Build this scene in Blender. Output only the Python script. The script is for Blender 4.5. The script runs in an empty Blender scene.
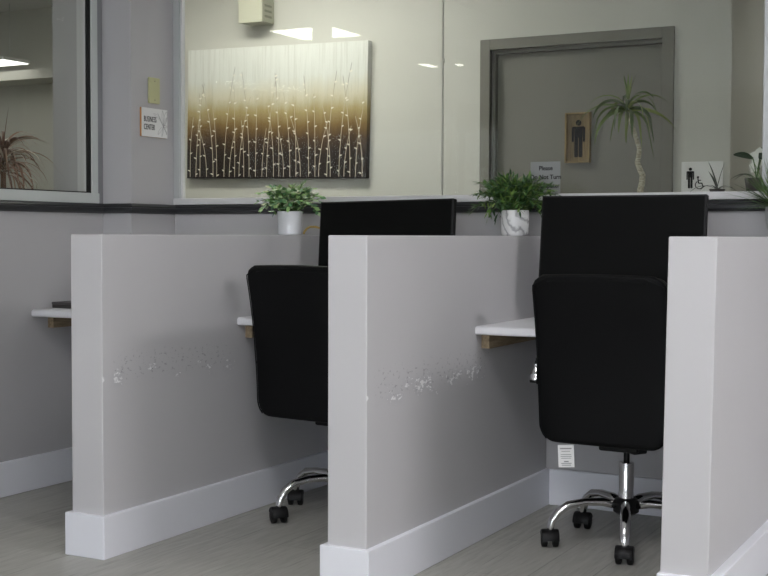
import bpy, bmesh, math, random
from mathutils import Vector, Matrix
random.seed(7)
SC = bpy.context.scene
C = SC.collection
PI = math.pi

# ------------------------------------------------------------------ materials
def mat(name, col, rough=.6, metal=0., spec=.5, emit=None, estr=0., trans=0., coat=0.):
    m = bpy.data.materials.new(name); m.use_nodes = True
    b = m.node_tree.nodes['Principled BSDF']
    b.inputs['Base Color'].default_value = (*col, 1)
    b.inputs['Roughness'].default_value = rough
    b.inputs['Metallic'].default_value = metal
    b.inputs['Specular IOR Level'].default_value = spec
    b.inputs['Coat Weight'].default_value = coat
    if emit:
        b.inputs['Emission Color'].default_value = (*emit, 1)
        b.inputs['Emission Strength'].default_value = estr
    return m

def nt(m): return m.node_tree.nodes, m.node_tree.links
def bsdf(m): return m.node_tree.nodes['Principled BSDF']
def math_node(m, op, a, b=None, clamp=False):
    n, l = nt(m); x = n.new('ShaderNodeMath'); x.operation = op; x.use_clamp = clamp
    for i, v in enumerate((a, b)):
        if v is None: continue
        if isinstance(v, (int, float)): x.inputs[i].default_value = v
        else: l.new(v, x.inputs[i])
    return x.outputs[0]
def mixcol(m, fac, a, b):
    n, l = nt(m); x = n.new('ShaderNodeMix'); x.data_type = 'RGBA'
    for sock, v in ((x.inputs['Factor'], fac), (x.inputs['A'], a), (x.inputs['B'], b)):
        if isinstance(v, (int, float)): sock.default_value = v
        elif isinstance(v, tuple): sock.default_value = (*v, 1)
        else: l.new(v, sock)
    return x.outputs['Result']
def noise(m, scale, detail=3, vec=None, rough=.5):
    n, l = nt(m); x = n.new('ShaderNodeTexNoise')
    x.inputs['Scale'].default_value = scale; x.inputs['Detail'].default_value = detail; x.inputs['Roughness'].default_value = rough
    if vec: l.new(vec, x.inputs['Vector'])
    return x.outputs['Fac']
def objcoord(m):
    n, l = nt(m); return n.new('ShaderNodeTexCoord').outputs['Object']
def mapping(m, vec, scale=(1,1,1), loc=(0,0,0), rot=(0,0,0)):
    n, l = nt(m); x = n.new('ShaderNodeMapping'); l.new(vec, x.inputs['Vector'])
    x.inputs['Scale'].default_value = scale; x.inputs['Location'].default_value = loc; x.inputs['Rotation'].default_value = rot
    return x.outputs[0]
def sepxyz(m, vec):
    n, l = nt(m); x = n.new('ShaderNodeSeparateXYZ'); l.new(vec, x.inputs[0]); return x.outputs
def ramp(m, fac, stops):
    n, l = nt(m); x = n.new('ShaderNodeValToRGB'); l.new(fac, x.inputs[0])
    e = x.color_ramp.elements
    while len(e) < len(stops): e.new(.5)
    for k, (p, c) in enumerate(stops): e[k].position = p; e[k].color = (*c, 1)
    return x.outputs[0]
def bump(m, h, strength=.1, dist=.01):
    n, l = nt(m); x = n.new('ShaderNodeBump'); x.inputs['Strength'].default_value = strength; x.inputs['Distance'].default_value = dist
    l.new(h, x.inputs['Height']); l.new(x.outputs[0], bsdf(m).inputs['Normal'])
def smooth(m, v, a, b):
    n, l = nt(m); x = n.new('ShaderNodeMapRange'); x.interpolation_type = 'SMOOTHSTEP'
    l.new(v, x.inputs[0]); x.inputs[1].default_value = a; x.inputs[2].default_value = b
    return x.outputs[0]

def paint(name, col, rough=.55):
    m = mat(name, col, rough, spec=.35)
    o = objcoord(m)
    f = noise(m, 2.2, 4, o)
    c2 = tuple(v*.94 for v in col)
    m.node_tree.links.new(mixcol(m, f, col, c2), bsdf(m).inputs['Base Color'])
    bump(m, noise(m, 260, 2, o), .06, .002)
    return m

WALL = paint('wall_paint_grey', (.495,.487,.497))
LOBBYWALL = paint('lobby_wall_paint', (.56,.557,.51))
CEIL = paint('ceiling_white', (.72,.72,.72), .8)
WHITE_TRIM = mat('white_trim_paint', (.79,.80,.85), .4)
DARK_RAIL = mat('charcoal_rail', (.022,.023,.026), .38)
ALU = mat('window_frame_grey', (.50,.52,.52), .45, .1)
ALU_L = mat('window_frame_light', (.58,.61,.59), .4)
SILLW = mat('sill_white', (.66,.66,.66), .45)
GASKET = mat('black_gasket', (.006,.006,.006), .6)
DOORM = mat('door_taupe_paint', (.17,.165,.14), .55)
BLACK_LEATHER = mat('black_leather', (.0030,.0032,.0035), .55, spec=.14)
_o = objcoord(BLACK_LEATHER); bump(BLACK_LEATHER, noise(BLACK_LEATHER, 420, 2, _o), .12, .002)
BLACK_PLASTIC = mat('black_plastic', (.0042,.0042,.0046), .5, spec=.3)
BLACK_SCREEN = mat('black_screen', (.0030,.0032,.0031), .5, spec=.08)
CHROME = mat('chrome', (.78,.78,.78), .12, 1.)
LAMINATE = mat('white_laminate', (.70,.70,.72), .35)
RAWWOOD = mat('raw_wood', (.30,.22,.13), .75)
def _wood(m, a, b, sc, s=14):
    v = mapping(m, objcoord(m), sc); f = noise(m, s, 5, v, .6)
    m.node_tree.links.new(mixcol(m, smooth(m, f, .3, .7), a, b), bsdf(m).inputs['Base Color'])
_wood(RAWWOOD, (.36,.28,.18), (.20,.145,.085), (6, .6, 6))
SIGNWOOD = mat('sign_wood', (.3,.2,.09), .6); _wood(SIGNWOOD, (.30,.215,.09), (.17,.115,.045), (6, 6, .8))
SIGNBACK = mat('sign_wood_back', (.2,.13,.06), .65); _wood(SIGNBACK, (.26,.19,.09), (.16,.11,.05), (9, 9, .7))
ORANGEWOOD = mat('orange_edge_wood', (.55,.27,.09), .6)
SIGNWHITE = mat('sign_white', (.78,.78,.77), .45)
SIGNGREY = mat('sign_grey', (.25,.26,.255), .5)
BLACKINK = mat('black_ink', (.006,.006,.0065), .7, spec=.2)
GREYINK = mat('grey_ink', (.28,.28,.28), .6)
IVORY = mat('ivory_plate', (.50,.50,.28), .4)
BEIGE = mat('beige_box', (.50,.50,.40), .5)
BEIGE_D = mat('beige_box_clear_side', (.40,.40,.32), .35)
WHITEPOT = mat('white_glazed_pot', (.74,.75,.78), .18, spec=.6)
GREYPOT = mat('grey_pot', (.42,.42,.43), .6)
DARKPOT = mat('dark_pot', (.05,.045,.04), .6)
SOIL = mat('soil', (.03,.022,.015), .95)
MARBLE = mat('marble_pot', (.8,.8,.8), .25)
_v = mapping(MARBLE, objcoord(MARBLE), (1,1,1), rot=(.3,.7,0))
_x = MARBLE.node_tree.nodes.new('ShaderNodeTexWave'); _x.inputs['Scale'].default_value = 7; _x.inputs['Distortion'].default_value = 13
_x.inputs['Detail'].default_value = 4; _x.inputs['Detail Scale'].default_value = 1.4
MARBLE.node_tree.links.new(_v, _x.inputs['Vector'])
MARBLE.node_tree.links.new(ramp(MARBLE, _x.outputs['Fac'], [(0,(.42,.42,.43)),(.14,(.66,.66,.66)),(.32,(.82,.82,.82)),(1,(.84,.84,.84))]), bsdf(MARBLE).inputs['Base Color'])
CORDM = mat('yellow_brown_cord', (.42,.29,.08), .5)

def leafmat(name, stops, rough=.5):
    m = mat(name, stops[0][1], rough, spec=.4)
    n, l = nt(m); g = n.new('ShaderNodeNewGeometry')
    l.new(ramp(m, g.outputs['Random Per Island'], stops), bsdf(m).inputs['Base Color'])
    return m
LEAF_LIGHT = leafmat('leaf_light_green', [(0,(.08,.20,.09)),(.3,(.16,.32,.13)),(.55,(.27,.46,.15)),(.8,(.38,.53,.24)),(.9,(.56,.64,.48)),(1,(.48,.50,.22))])
LEAF_DARK = leafmat('leaf_dark_green', [(0,(.018,.055,.018)),(.4,(.035,.10,.025)),(.75,(.08,.17,.03)),(1,(.16,.23,.05))])
LEAF_GRASS = leafmat('leaf_grass_green', [(0,(.03,.08,.02)),(.5,(.07,.16,.03)),(1,(.15,.25,.06))])
LEAF_STRAP = leafmat('leaf_strap_green', [(0,(.04,.07,.02)),(.5,(.10,.15,.03)),(1,(.20,.24,.07))])
LEAF_RED = leafmat('leaf_red_brown', [(0,(.14,.075,.055)),(.4,(.28,.16,.115)),(.65,(.42,.29,.22)),(.8,(.78,.72,.62)),(1,(.20,.19,.13))], .35)
LEAF_DEEP = leafmat('leaf_deep_green', [(0,(.012,.03,.014)),(1,(.03,.06,.025))], .4)
BLOOM = mat('white_bloom', (.82,.82,.78), .5)
STEMG = mat('green_stem', (.06,.11,.03), .6)
TRUNK = mat('pale_trunk', (.40,.37,.27), .8)
_o = mapping(TRUNK, objcoord(TRUNK), (1,1,4)); _f = noise(TRUNK, 60, 4, _o)
TRUNK.node_tree.links.new(mixcol(TRUNK, smooth(TRUNK, _f, .35, .65), (.48,.45,.35), (.27,.24,.17)), bsdf(TRUNK).inputs['Base Color'])

# partition paint with scuffed band (chips and specks) on its right-hand face
def scuffed(name, y0, y1, zc, seed):
    m = paint(name, (.555,.548,.558)); n, l = nt(m)
    o = objcoord(m); x, y, z = sepxyz(m, o)
    base = bsdf(m).inputs['Base Color'].links[0].from_socket
    wob = math_node(m, 'MULTIPLY', math_node(m, 'SUBTRACT', noise(m, 3, 2, mapping(m, o, loc=(seed,seed,0))), .5), .05)
    dz = math_node(m, 'ABSOLUTE', math_node(m, 'SUBTRACT', math_node(m, 'ADD', z, wob), zc))
    band = math_node(m, 'SUBTRACT', 1, smooth(m, dz, .008, .05))
    wide = math_node(m, 'SUBTRACT', 1, smooth(m, math_node(m, 'ABSOLUTE', math_node(m, 'SUBTRACT', z, zc+.035)), .02, .075))
    along = math_node(m, 'MULTIPLY', smooth(m, y, y0, y0+.06), math_node(m, 'SUBTRACT', 1, smooth(m, y, y1-.25, y1)))
    face = smooth(m, x, -.002, -.0005)
    reg = math_node(m, 'MULTIPLY', math_node(m, 'MULTIPLY', band, along), face)
    regw = math_node(m, 'MULTIPLY', math_node(m, 'MULTIPLY', wide, along), face)
    chip = noise(m, 75, 5, mapping(m, o, (.6,.6,1.3), (seed,0,seed)), .65)
    gate = smooth(m, noise(m, 9, 2, mapping(m, o, (1,1,1.6), (2*seed,seed,0))), .47, .60)
    reg = math_node(m, 'MULTIPLY', reg, math_node(m, 'ADD', math_node(m, 'MULTIPLY', gate, .85), .15))
    chipm = math_node(m, 'MULTIPLY', smooth(m, math_node(m, 'ADD', chip, math_node(m, 'MULTIPLY', reg, .17)), .655, .71), smooth(m, reg, .15, .35))
    speck = noise(m, 85, 4, mapping(m, o, (.6,.6,1), (0,seed,2*seed)), .6)
    speckm = math_node(m, 'MULTIPLY', smooth(m, math_node(m, 'ADD', speck, math_node(m, 'MULTIPLY', regw, .05)), .63, .68), regw)
    # corner chip at the front arris
    cy = math_node(m, 'SUBTRACT', y, .0); cz = math_node(m, 'SUBTRACT', z, zc)
    d = math_node(m, 'SQRT', math_node(m, 'ADD', math_node(m, 'MULTIPLY', cy, cy), math_node(m, 'MULTIPLY', cz, cz)))
    cm = math_node(m, 'MULTIPLY', math_node(m, 'SUBTRACT', 1, smooth(m, math_node(m, 'ADD', d, math_node(m, 'MULTIPLY', chip, .02)), .017, .021)), face)
    smear = math_node(m, 'MULTIPLY', reg, .25)
    c = mixcol(m, smear, base, (.36,.36,.40))
    c = mixcol(m, math_node(m, 'MULTIPLY', speckm, .55), c, (.22,.22,.24))
    c = mixcol(m, math_node(m, 'MULTIPLY', chipm, .85), c, (.86,.86,.86))
    c = mixcol(m, cm, c, (.86,.86,.86))
    l.new(c, bsdf(m).inputs['Base Color'])
    return m

# grey oak-look planks running along Y
FLOORM = mat('grey_plank_floor', (.25,.24,.21), .42, spec=.4)
def _floor():
    m = FLOORM; n, l = nt(m); o = objcoord(m)
    v = mapping(m, o, rot=(0,0,PI/2))
    b = n.new('ShaderNodeTexBrick'); l.new(v, b.inputs['Vector'])
    b.inputs['Scale'].default_value = 1; b.inputs['Brick Width'].default_value = 1.22; b.inputs['Row Height'].default_value = .18
    b.inputs['Mortar Size'].default_value = .0016; b.inputs['Mortar Smooth'].default_value = .3
    b.inputs['Color1'].default_value = (.39,.385,.35,1); b.inputs['Color2'].default_value = (.325,.32,.29,1); b.inputs['Mortar'].default_value = (.15,.145,.13,1)
    b.offset = .37
    g1 = noise(m, 9, 6, mapping(m, o, (7,.55,1)), .62)
    g2 = noise(m, 13, 5, mapping(m, o, (8,.45,1)), .6)
    c = mixcol(m, smooth(m, g1, .34, .68), b.outputs['Color'], (.43,.425,.39))
    c = mixcol(m, math_node(m, 'MULTIPLY', smooth(m, g2, .54, .74), .45), c, (.21,.20,.175))
    l.new(c, bsdf(m).inputs['Base Color'])
    bump(m, math_node(m, 'ADD', g2, math_node(m, 'MULTIPLY', b.outputs['Fac'], -2)), .12, .002)
_floor()

# clear architectural glass: see-through plus angle-dependent mirror reflection
def glass_mat(name, tint):
    m = bpy.data.materials.new(name); m.use_nodes = True; n, l = nt(m); n.clear()
    out = n.new('ShaderNodeOutputMaterial'); mx = n.new('ShaderNodeMixShader')
    tr = n.new('ShaderNodeBsdfTransparent'); tr.inputs[0].default_value = (*tint, 1)
    gl = n.new('ShaderNodeBsdfGlossy'); gl.inputs['Roughness'].default_value = 0.0
    lw = n.new('ShaderNodeLayerWeight'); lw.inputs[0].default_value = .5
    p = math_node(m, 'POWER', lw.outputs['Facing'], 5)
    f = math_node(m, 'ADD', math_node(m, 'MULTIPLY', p, .96), .026)
    l.new(f, mx.inputs[0]); l.new(tr.outputs[0], mx.inputs[1]); l.new(gl.outputs[0], mx.inputs[2]); l.new(mx.outputs[0], out.inputs[0])
    return m
GLASS = glass_mat('clear_glass', (.97,.98,.965))

def panel_mat(name, col, s):
    return mat(name, (.8,.8,.8), .5, emit=col, estr=s)

# ------------------------------------------------------------------ mesh helpers
class MB:
    def __init__(self): self.b = bmesh.new()
    def box(self, x0, x1, y0, y1, z0, z1):
        v = [self.b.verts.new((x, y, z)) for z in (z0, z1) for y in (y0, y1) for x in (x0, x1)]
        for f in ((0,2,3,1),(4,5,7,6),(0,1,5,4),(2,6,7,3),(0,4,6,2),(1,3,7,5)): self.b.faces.new([v[i] for i in f])
        return self
    def loft(self, secs, cap=True, closed=True):
        rings = [[self.b.verts.new(p) for p in s] for s in secs]
        n = len(rings[0])
        for a, c in zip(rings, rings[1:]):
            for i in range(n if closed else n-1):
                j = (i+1) % n
                self.b.faces.new((a[i], a[j], c[j], c[i]))
        if cap and closed:
            self.b.faces.new(rings[0][::-1]); self.b.faces.new(rings[-1])
        return self
    def lathe(self, prof, seg=32, c=(0,0,0), axis='z'):
        secs = []
        for r, h in prof:
            s = []
            for k in range(seg):
                a = 2*PI*k/seg; p = (r*math.cos(a), r*math.sin(a), h)
                if axis == 'x': p = (h, p[0], p[1])
                elif axis == 'y': p = (p[1], h, p[0])
                s.append((p[0]+c[0], p[1]+c[1], p[2]+c[2]))
            secs.append(s)
        return self.loft(secs)
    def tube(self, pts, r, seg=10, flat=1.0):
        pts = [Vector(p) for p in pts]; rs = r if isinstance(r, (list, tuple)) else [r]*len(pts)
        secs = []; a = None
        for i, p in enumerate(pts):
            d = (pts[min(i+1, len(pts)-1)] - pts[max(i-1, 0)]).normalized()
            if a is None:
                a = d.cross(Vector((0,0,1)))
                if a.length < .05: a = d.cross(Vector((0,1,0)))
            a = (a - d*a.dot(d)).normalized(); q = a.cross(d).normalized()
            secs.append([p + a*math.cos(2*PI*k/seg)*rs[i] + q*math.sin(2*PI*k/seg)*rs[i]*flat for k in range(seg)])
        return self.loft(secs)
    def prism(self, poly, d0, d1, plane='xz'):
        def P(a, b, d): return {'xz': (a, d, b), 'xy': (a, b, d), 'yz': (d, a, b)}[plane]
        return self.loft([[P(a, b, d0) for a, b in poly], [P(a, b, d1) for a, b in poly]])
    def ribbon(self, pts, w, side, fold=.25):
        """strap leaf: three verts across (a shallow V), width w[i], two-sided thickness"""
        pts = [Vector(p) for p in pts]; side = Vector(side).normalized(); rows = []
        for i, p in enumerate(pts):
            d = (pts[min(i+1, len(pts)-1)] - pts[max(i-1, 0)]).normalized()
            s = side - d*side.dot(d)
            if s.length < 1e-4: s = d.orthogonal()
            s.normalize(); nrm = s.cross(d)
            rows.append([self.b.verts.new(p - s*w[i] + nrm*w[i]*fold), self.b.verts.new(p), self.b.verts.new(p + s*w[i] + nrm*w[i]*fold)])
        for a, c in zip(rows, rows[1:]):
            for k in (0, 1): self.b.faces.new((a[k], a[k+1], c[k+1], c[k]))
        return self
    def leaf(self, base, d, nrm, L, W, bend=.15, fold=.2):
        d = Vector(d).normalized(); base = Vector(base)
        pts, ws = [], []
        nrm = Vector(nrm); nrm = (nrm - d*nrm.dot(d)).normalized()
        for t, w in ((0,.08),(.22,.62),(.48,1),(.75,.68),(1,.04)):
            pts.append(base + d*L*t - nrm*bend*L*t*t); ws.append(W*w*.5)
        return self.ribbon(pts, ws, nrm.cross(d), fold)
    def build(self, name, m, parent=None, bevel=0, smooth=False, seg=2, solid=0, sub=0, angle=None, recalc=True):
        if recalc: bmesh.ops.recalc_face_normals(self.b, faces=self.b.faces)
        me = bpy.data.meshes.new(name); self.b.to_mesh(me); self.b.free()
        for mm in (m if isinstance(m, (list, tuple)) else [m]): me.materials.append(mm)
        o = bpy.data.objects.new(name, me); C.objects.link(o)
        if parent: o.parent = parent
        if smooth:
            for p in me.polygons: p.use_smooth = True
        if solid:
            md = o.modifiers.new('solid', 'SOLIDIFY'); md.thickness = solid; md.offset = 0
        if bevel:
            md = o.modifiers.new('bevel', 'BEVEL'); md.width = bevel; md.segments = seg; md.limit_method = 'ANGLE'; md.angle_limit = math.radians(40)
            for p in me.polygons: p.use_smooth = True
            md.harden_normals = True
        if sub:
            md = o.modifiers.new('sub', 'SUBSURF'); md.levels = sub; md.render_levels = sub
        if angle is not None:
            me.set_sharp_from_angle(angle=math.radians(angle))
        return o

def tag(o, label, cat, group=None, kind=None):
    o['label'] = label; o['category'] = cat
    if group: o['group'] = group
    if kind: o['kind'] = kind
    return o
def thing(name, loc, label, cat, group=None, rotz=0, kind=None):
    o = bpy.data.objects.new(name, None); C.objects.link(o); o.empty_display_size = .1
    o.location = loc; o.rotation_euler = (0, 0, rotz)
    return tag(o, label, cat, group, kind)
def struct(o, label, cat):
    return tag(o, label, cat, kind='structure')
def lettering(name, body, size, m, parent, loc, rot, xs=1., align='CENTER', ext=.0006, bold=0., gap=1.):
    cu = bpy.data.curves.new(name, 'FONT'); cu.body = body; cu.size = size; cu.extrude = ext; cu.align_x = align; cu.align_y = 'CENTER'; cu.offset = bold; cu.space_character = gap
    t = bpy.data.objects.new(name, cu)
    C.objects.link(t)
    bpy.context.view_layer.update()
    me = bpy.data.meshes.new_from_object(t.evaluated_get(bpy.context.evaluated_depsgraph_get()))
    bpy.data.objects.remove(t)
    me.materials.clear(); me.materials.append(m); me.name = name
    o = bpy.data.objects.new(name, me); C.objects.link(o); o.parent = parent
    o.location = loc; o.rotation_euler = rot; o.scale = (xs, 1, 1)
    return o
def rrect(hw, hh, r, seg=5, cx=0, cy=0):
    out = []
    for sx, sy, a0 in ((1,1,0),(-1,1,PI/2),(-1,-1,PI),(1,-1,3*PI/2)):
        for k in range(seg+1):
            a = a0 + PI/2*k/seg
            out.append((cx + sx*(hw-r) + r*math.cos(a), cy + sy*(hh-r) + r*math.sin(a)))
    return out
def superell(hw, hh, n=4., seg=40):
    out = []
    for k in range(seg):
        a = 2*PI*k/seg; c, s = math.cos(a), math.sin(a)
        out.append((hw*math.copysign(abs(c)**(2/n), c), hh*math.copysign(abs(s)**(2/n), s)))
    return out

# ------------------------------------------------------------------ key dimensions (metres)
H = 1.067                      # half-wall height
U1, U2, U3 = -2.7467, -1.7724, -0.798   # right-hand faces of the half walls
T = .133                       # half-wall thickness
VB = 4.743                     # room face of the glazed wall
UL = -3.762                    # room face of the left wall
UC = -3.602                    # column side face
VC = 4.430                     # column front face
VD = 6.134                     # corridor wall
ZR0, ZR1, ZS = 1.160, 1.204, 1.233   # rail bottom, rail top, glass bottom
HB = .143; BT = .0173
CZ = 2.70

# ------------------------------------------------------------------ structure
struct(MB().box(-9.2, 3.2, -5.2, 10.2, -.1, 0).build('floor', FLOORM), 'grey wood-look plank floor running under the cubicles', 'floor')
struct(MB().box(-9.2, 3.2, -5.2, 10.2, CZ, CZ+.1).build('ceiling', CEIL), 'white flat ceiling over the room and the corridor', 'ceiling')
XI = -3.962
w = MB()
w.box(XI, UL, -5, VC, 0, ZR1); w.box(XI, UL, -5, VC, 2.46, CZ)
w.box(XI, UL, -5, .40, ZR1, 2.46); w.box(XI, UL, 4.395, VC, ZR1, 2.46)
struct(w.build('wall_left', WALL), 'grey wall below and beside the left window', 'wall')
struct(MB().box(XI, UC, VC, 4.746, 0, CZ).build('wall_pillar', WALL, bevel=.004), 'grey pillar carrying the business center sign', 'pillar')
w = MB()
w.box(UC, 3.0, VB, 4.98, 0, ZR1); w.box(UC, 3.0, VB, 4.98, 2.46, CZ); w.box(-.90, 3.0, VB, 4.98, ZR1, 2.46)
struct(w.build('wall_back', WALL), 'grey wall under the long corridor window behind the cubicles', 'wall')
w = MB()
D0, D1, DH = -2.618, -1.711, 2.03
w.box(-4.75, D0, VD, VD+.16, 0, CZ); w.prism([(D1, VD), (-1.379, VD), (-1.52, VD+.16), (D1, VD+.16)], 0, CZ, 'xy'); w.box(D0, D1, VD, VD+.16, DH, CZ)
struct(w.build('wall_corridor', LOBBYWALL), 'pale corridor wall with the picture and the restroom door', 'wall')
w = MB()
w.box(-9, -4.75, 7.014, 7.2, 2.25, CZ); w.box(-9, -4.75, 6.93, 7.2, 2.183, 2.25)
w.box(-9, -4.75, 7.2, 7.3, 0, CZ); w.box(-4.85, -4.75, VD+.16, 7.2, 0, CZ)
struct(w.build('wall_lobby', LOBBYWALL), 'olive lobby wall with a ledge seen through the left window', 'wall')
struct(MB().box(-4.75, 3, 7.35, 7.45, 0, CZ).build('wall_hallway', LOBBYWALL), 'dim olive hallway wall right of the restroom door', 'wall')
struct(MB().box(2.6, 2.7, -5, 4.743, 0, CZ).build('wall_right', WALL), 'grey side wall of the business center beyond the right cubicle', 'wall')
w = MB(); w.box(-9, -2.6, -5.1, -5, 0, CZ); w.box(2.3, 3, -5.1, -5, 0, CZ); w.box(-2.6, 2.3, -5.1, -5, 0, .45); w.box(-2.6, 2.3, -5.1, -5, 2.45, CZ)
struct(w.build('wall_front', WALL), 'grey wall at the front of the room facing the cubicles', 'wall')
struct(MB().box(-9.1, -9, -5.1, 10, 0, CZ).build('wall_outer', LOBBYWALL), 'far outer lobby wall', 'wall')
struct(MB().box(-9, 3, 10, 10.1, 0, CZ).build('wall_lobby_end', LOBBYWALL), 'far end wall of the lobby', 'wall')
struct(MB().box(3, 3.1, 4.98, 10, 0, CZ).build('wall_hall_end', LOBBYWALL), 'end wall of the dim hallway', 'wall')

# baseboards
def bb(x0, x1, y0, y1): return MB().box(x0, x1, y0, y1, 0, HB)
struct(bb(UL, UL+BT, -5, VC-BT).build('baseboard_left', WHITE_TRIM, bevel=.004), 'white baseboard along the left wall', 'baseboard')
w = MB(); g = BT+.0005
for a, b in ((UC, U1-T-BT), (U1+BT, U2-T-BT), (U2+BT, U3-T-BT), (U3+BT, 2.6)): w.box(a, b, VB-BT, VB, 0, HB)
struct(w.build('baseboard_back', WHITE_TRIM, bevel=.004), 'white baseboard at the back of the cubicles', 'baseboard')

# dark chair rails
def rail_prof(d=1.0):
    return [(0, ZR0), (.018, ZR0+.002), (.026, ZR0+.010), (.026, ZR0+.024), (.020, ZR0+.027), (.022, ZR0+.030), (.016, ZR1-.005), (.010, ZR1), (0, ZR1)]
struct(MB().loft([[(UL+a, y, b) for a, b in rail_prof()] for y in (-5, VC)]).build('trim_1', DARK_RAIL, bevel=.0015), 'dark charcoal rail under the left window', 'rail')
w = MB()
pr = rail_prof()
path = [((UL, VC), (0, -1)), ((UC, VC), (1, -1)), ((UC, VB), (1, -1)), ((-.0+2.6, VB), (0, -1))]
secs = []
for (x, y), (nx, ny) in path:
    secs.append([(x+nx*a, y+ny*a, b) for a, b in pr])
w.loft(secs)
struct(w.build('trim_2', DARK_RAIL, bevel=.0015), 'dark charcoal rail wrapping the pillar and running under the back window', 'rail')

# ---- left window
lw_ = thing('window_1', (UL, 2.4, ZR1), 'left window with grey frame looking into the lobby', 'window', kind='structure')
def loc(e, b): return b
def sub(x0, x1, y0, y1, z0, z1, e): return (x0-e.location.x, x1-e.location.x, y0-e.location.y, y1-e.location.y, z0-e.location.z, z1-e.location.z)
L = lw_
f = MB()
f.box(*sub(UL-.05, UL+.006, .40, 4.40, ZR1, 1.249, L)); f.box(*sub(UL-.05, UL+.006, 4.352, 4.392, 1.249, 2.46, L))
f.box(*sub(UL-.05, UL+.006, .40, .45, 1.249, 2.46, L)); f.box(*sub(UL-.05, UL+.006, .45, 4.352, 2.41, 2.46, L))
f.build('window_frame', ALU_L, L, bevel=.002)
f = MB()
for y in (3.083, 1.36): f.box(*sub(UL-.10, UL+.006, y-.03, y+.03, 1.249, 2.41, L))
f.build('window_mullion', ALU, L, bevel=.002)
f = MB(); f.box(*sub(UL-.012, UL-.001, 4.333, 4.352, 1.249, 2.41, L)); f.box(*sub(UL-.012, UL-.001, .45, 4.352, 1.246, 1.254, L))
f.build('window_gasket', GASKET, L)
f = MB(); f.box(*sub(UL-.002, UL+.002, 4.393, 4.427, ZR1, 2.46, L)); f.build('window_shade_strip', mat('shade_strip_grey', (.26,.265,.275), .5), L)  # thin dark strip: shade of the frame return put into its colour
f = MB(); f.box(*sub(UL-.060, UL-.014, 4.331, 4.395, 1.249, 2.41, L)); f.build('window_inner_frame', SILLW, L)
f = MB(); f.box(*sub(XI, UL-.060, 4.332, 4.395, ZR1, 2.46, L)); f.build('window_jamb', WALL, L)
f = MB(); f.box(*sub(XI-.02, UL-.05, .40, 4.395, ZR1-.01, 1.245, L)); f.build('window_sill', ALU, L)
for y0, y1 in ((3.113, 4.332), (1.39, 3.053), (.45, 1.33)):
    MB().box(*sub(UL-.024, UL-.018, y0, y1, 1.25, 2.41, L)).build('pane', GLASS, L)

# ---- back window
L = thing('window_2', (-2.2, VB, ZR1), 'long corridor window with light sill behind the cubicles', 'window', kind='structure')
f = MB(); f.box(*sub(UC, UC+.036, VB-.012, VB+.022, ZS, 2.46, L)); f.box(*sub(-.949, -.90, VB-.012, VB+.022, ZS, 2.46, L)); f.box(*sub(UC+.036, -.949, VB-.012, VB+.022, 2.42, 2.46, L))
f.build('window_frame', ALU, L, bevel=.003)
f = MB(); f.box(*sub(UC+.036, UC+.047, VB-.004, VB+.018, ZS, 2.42, L)); f.build('window_bead', SILLW, L, bevel=.002)
f = MB(); f.box(*sub(UC, -.90, VB-.014, VB+.24, ZR1, ZS, L)); f.build('window_sill', SILLW, L, bevel=.003)
f = MB(); f.box(*sub(-2.2455, -2.2395, 4.749, 4.757, ZS, 2.42, L)); f.build('glass_joint', mat('grey_sealant', (.42,.42,.37), .5), L)
f = MB(); f.box(*sub(-2.248, -2.237, 4.744, 4.762, 1.775, 1.795, L)); f.build('glass_clip', mat('clear_clip', (.55,.55,.48), .25), L, bevel=.002)
for x0, x1 in ((UC+.047, -2.247), (-2.238, -.949)):
    MB().box(*sub(x0, x1, 4.750, 4.756, ZS, 2.42, L)).build('pane', GLASS, L)

# ---- unseen front window, added to let in cool fill light
L = thing('window_fill', (-.15, -5.05, .45), 'added front window giving cool fill light to the cubicles', 'window', kind='structure')
f = MB()
f.box(*sub(-2.6, 2.3, -5.09, -5.01, .45, .50, L)); f.box(*sub(-2.6, 2.3, -5.09, -5.01, 2.40, 2.45, L))
for x in (-2.6, -.99, .62, 2.25): f.box(*sub(x, x+.05, -5.09, -5.01, .50, 2.40, L))
f.build('window_frame', ALU, L)
for x in (-2.55, -.94, .67): MB().box(*sub(x, x+1.56 if x < .6 else 2.25, -5.053, -5.047, .50, 2.40, L)).build('pane', GLASS, L)

# ---- corridor door
L = thing('door_1', (-2.16, VD, 0), 'taupe restroom door in a matching frame', 'door', kind='structure')
f = MB(); y0, y1 = VD-.016, VD+.10
f.box(*sub(-2.673, D0, y0, VD+.02, 0, 2.0845, L)); f.box(*sub(D1, -1.652, y0, VD+.02, 0, 2.0845, L)); f.box(*sub(D0, D1, y0, VD+.02, DH, 2.0845, L))
f.build('door_frame', DOORM, L, bevel=.003)
f = MB()
f.box(*sub(D0, D0+.018, VD+.021, VD+.10, 0, DH, L)); f.box(*sub(D1-.010, D1, VD+.021, VD+.10, 0, DH, L)); f.box(*sub(D0+.018, D1-.010, VD+.021, VD+.10, DH-.018, DH, L))
f.build('door_stop', DOORM, L, bevel=.002)
f = MB(); f.box(*sub(D0+.020, D1-.012, VD+.048, VD+.092, .01, DH-.02, L)); leafd = f.build('door_leaf', DOORM, L, bevel=.002)

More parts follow.
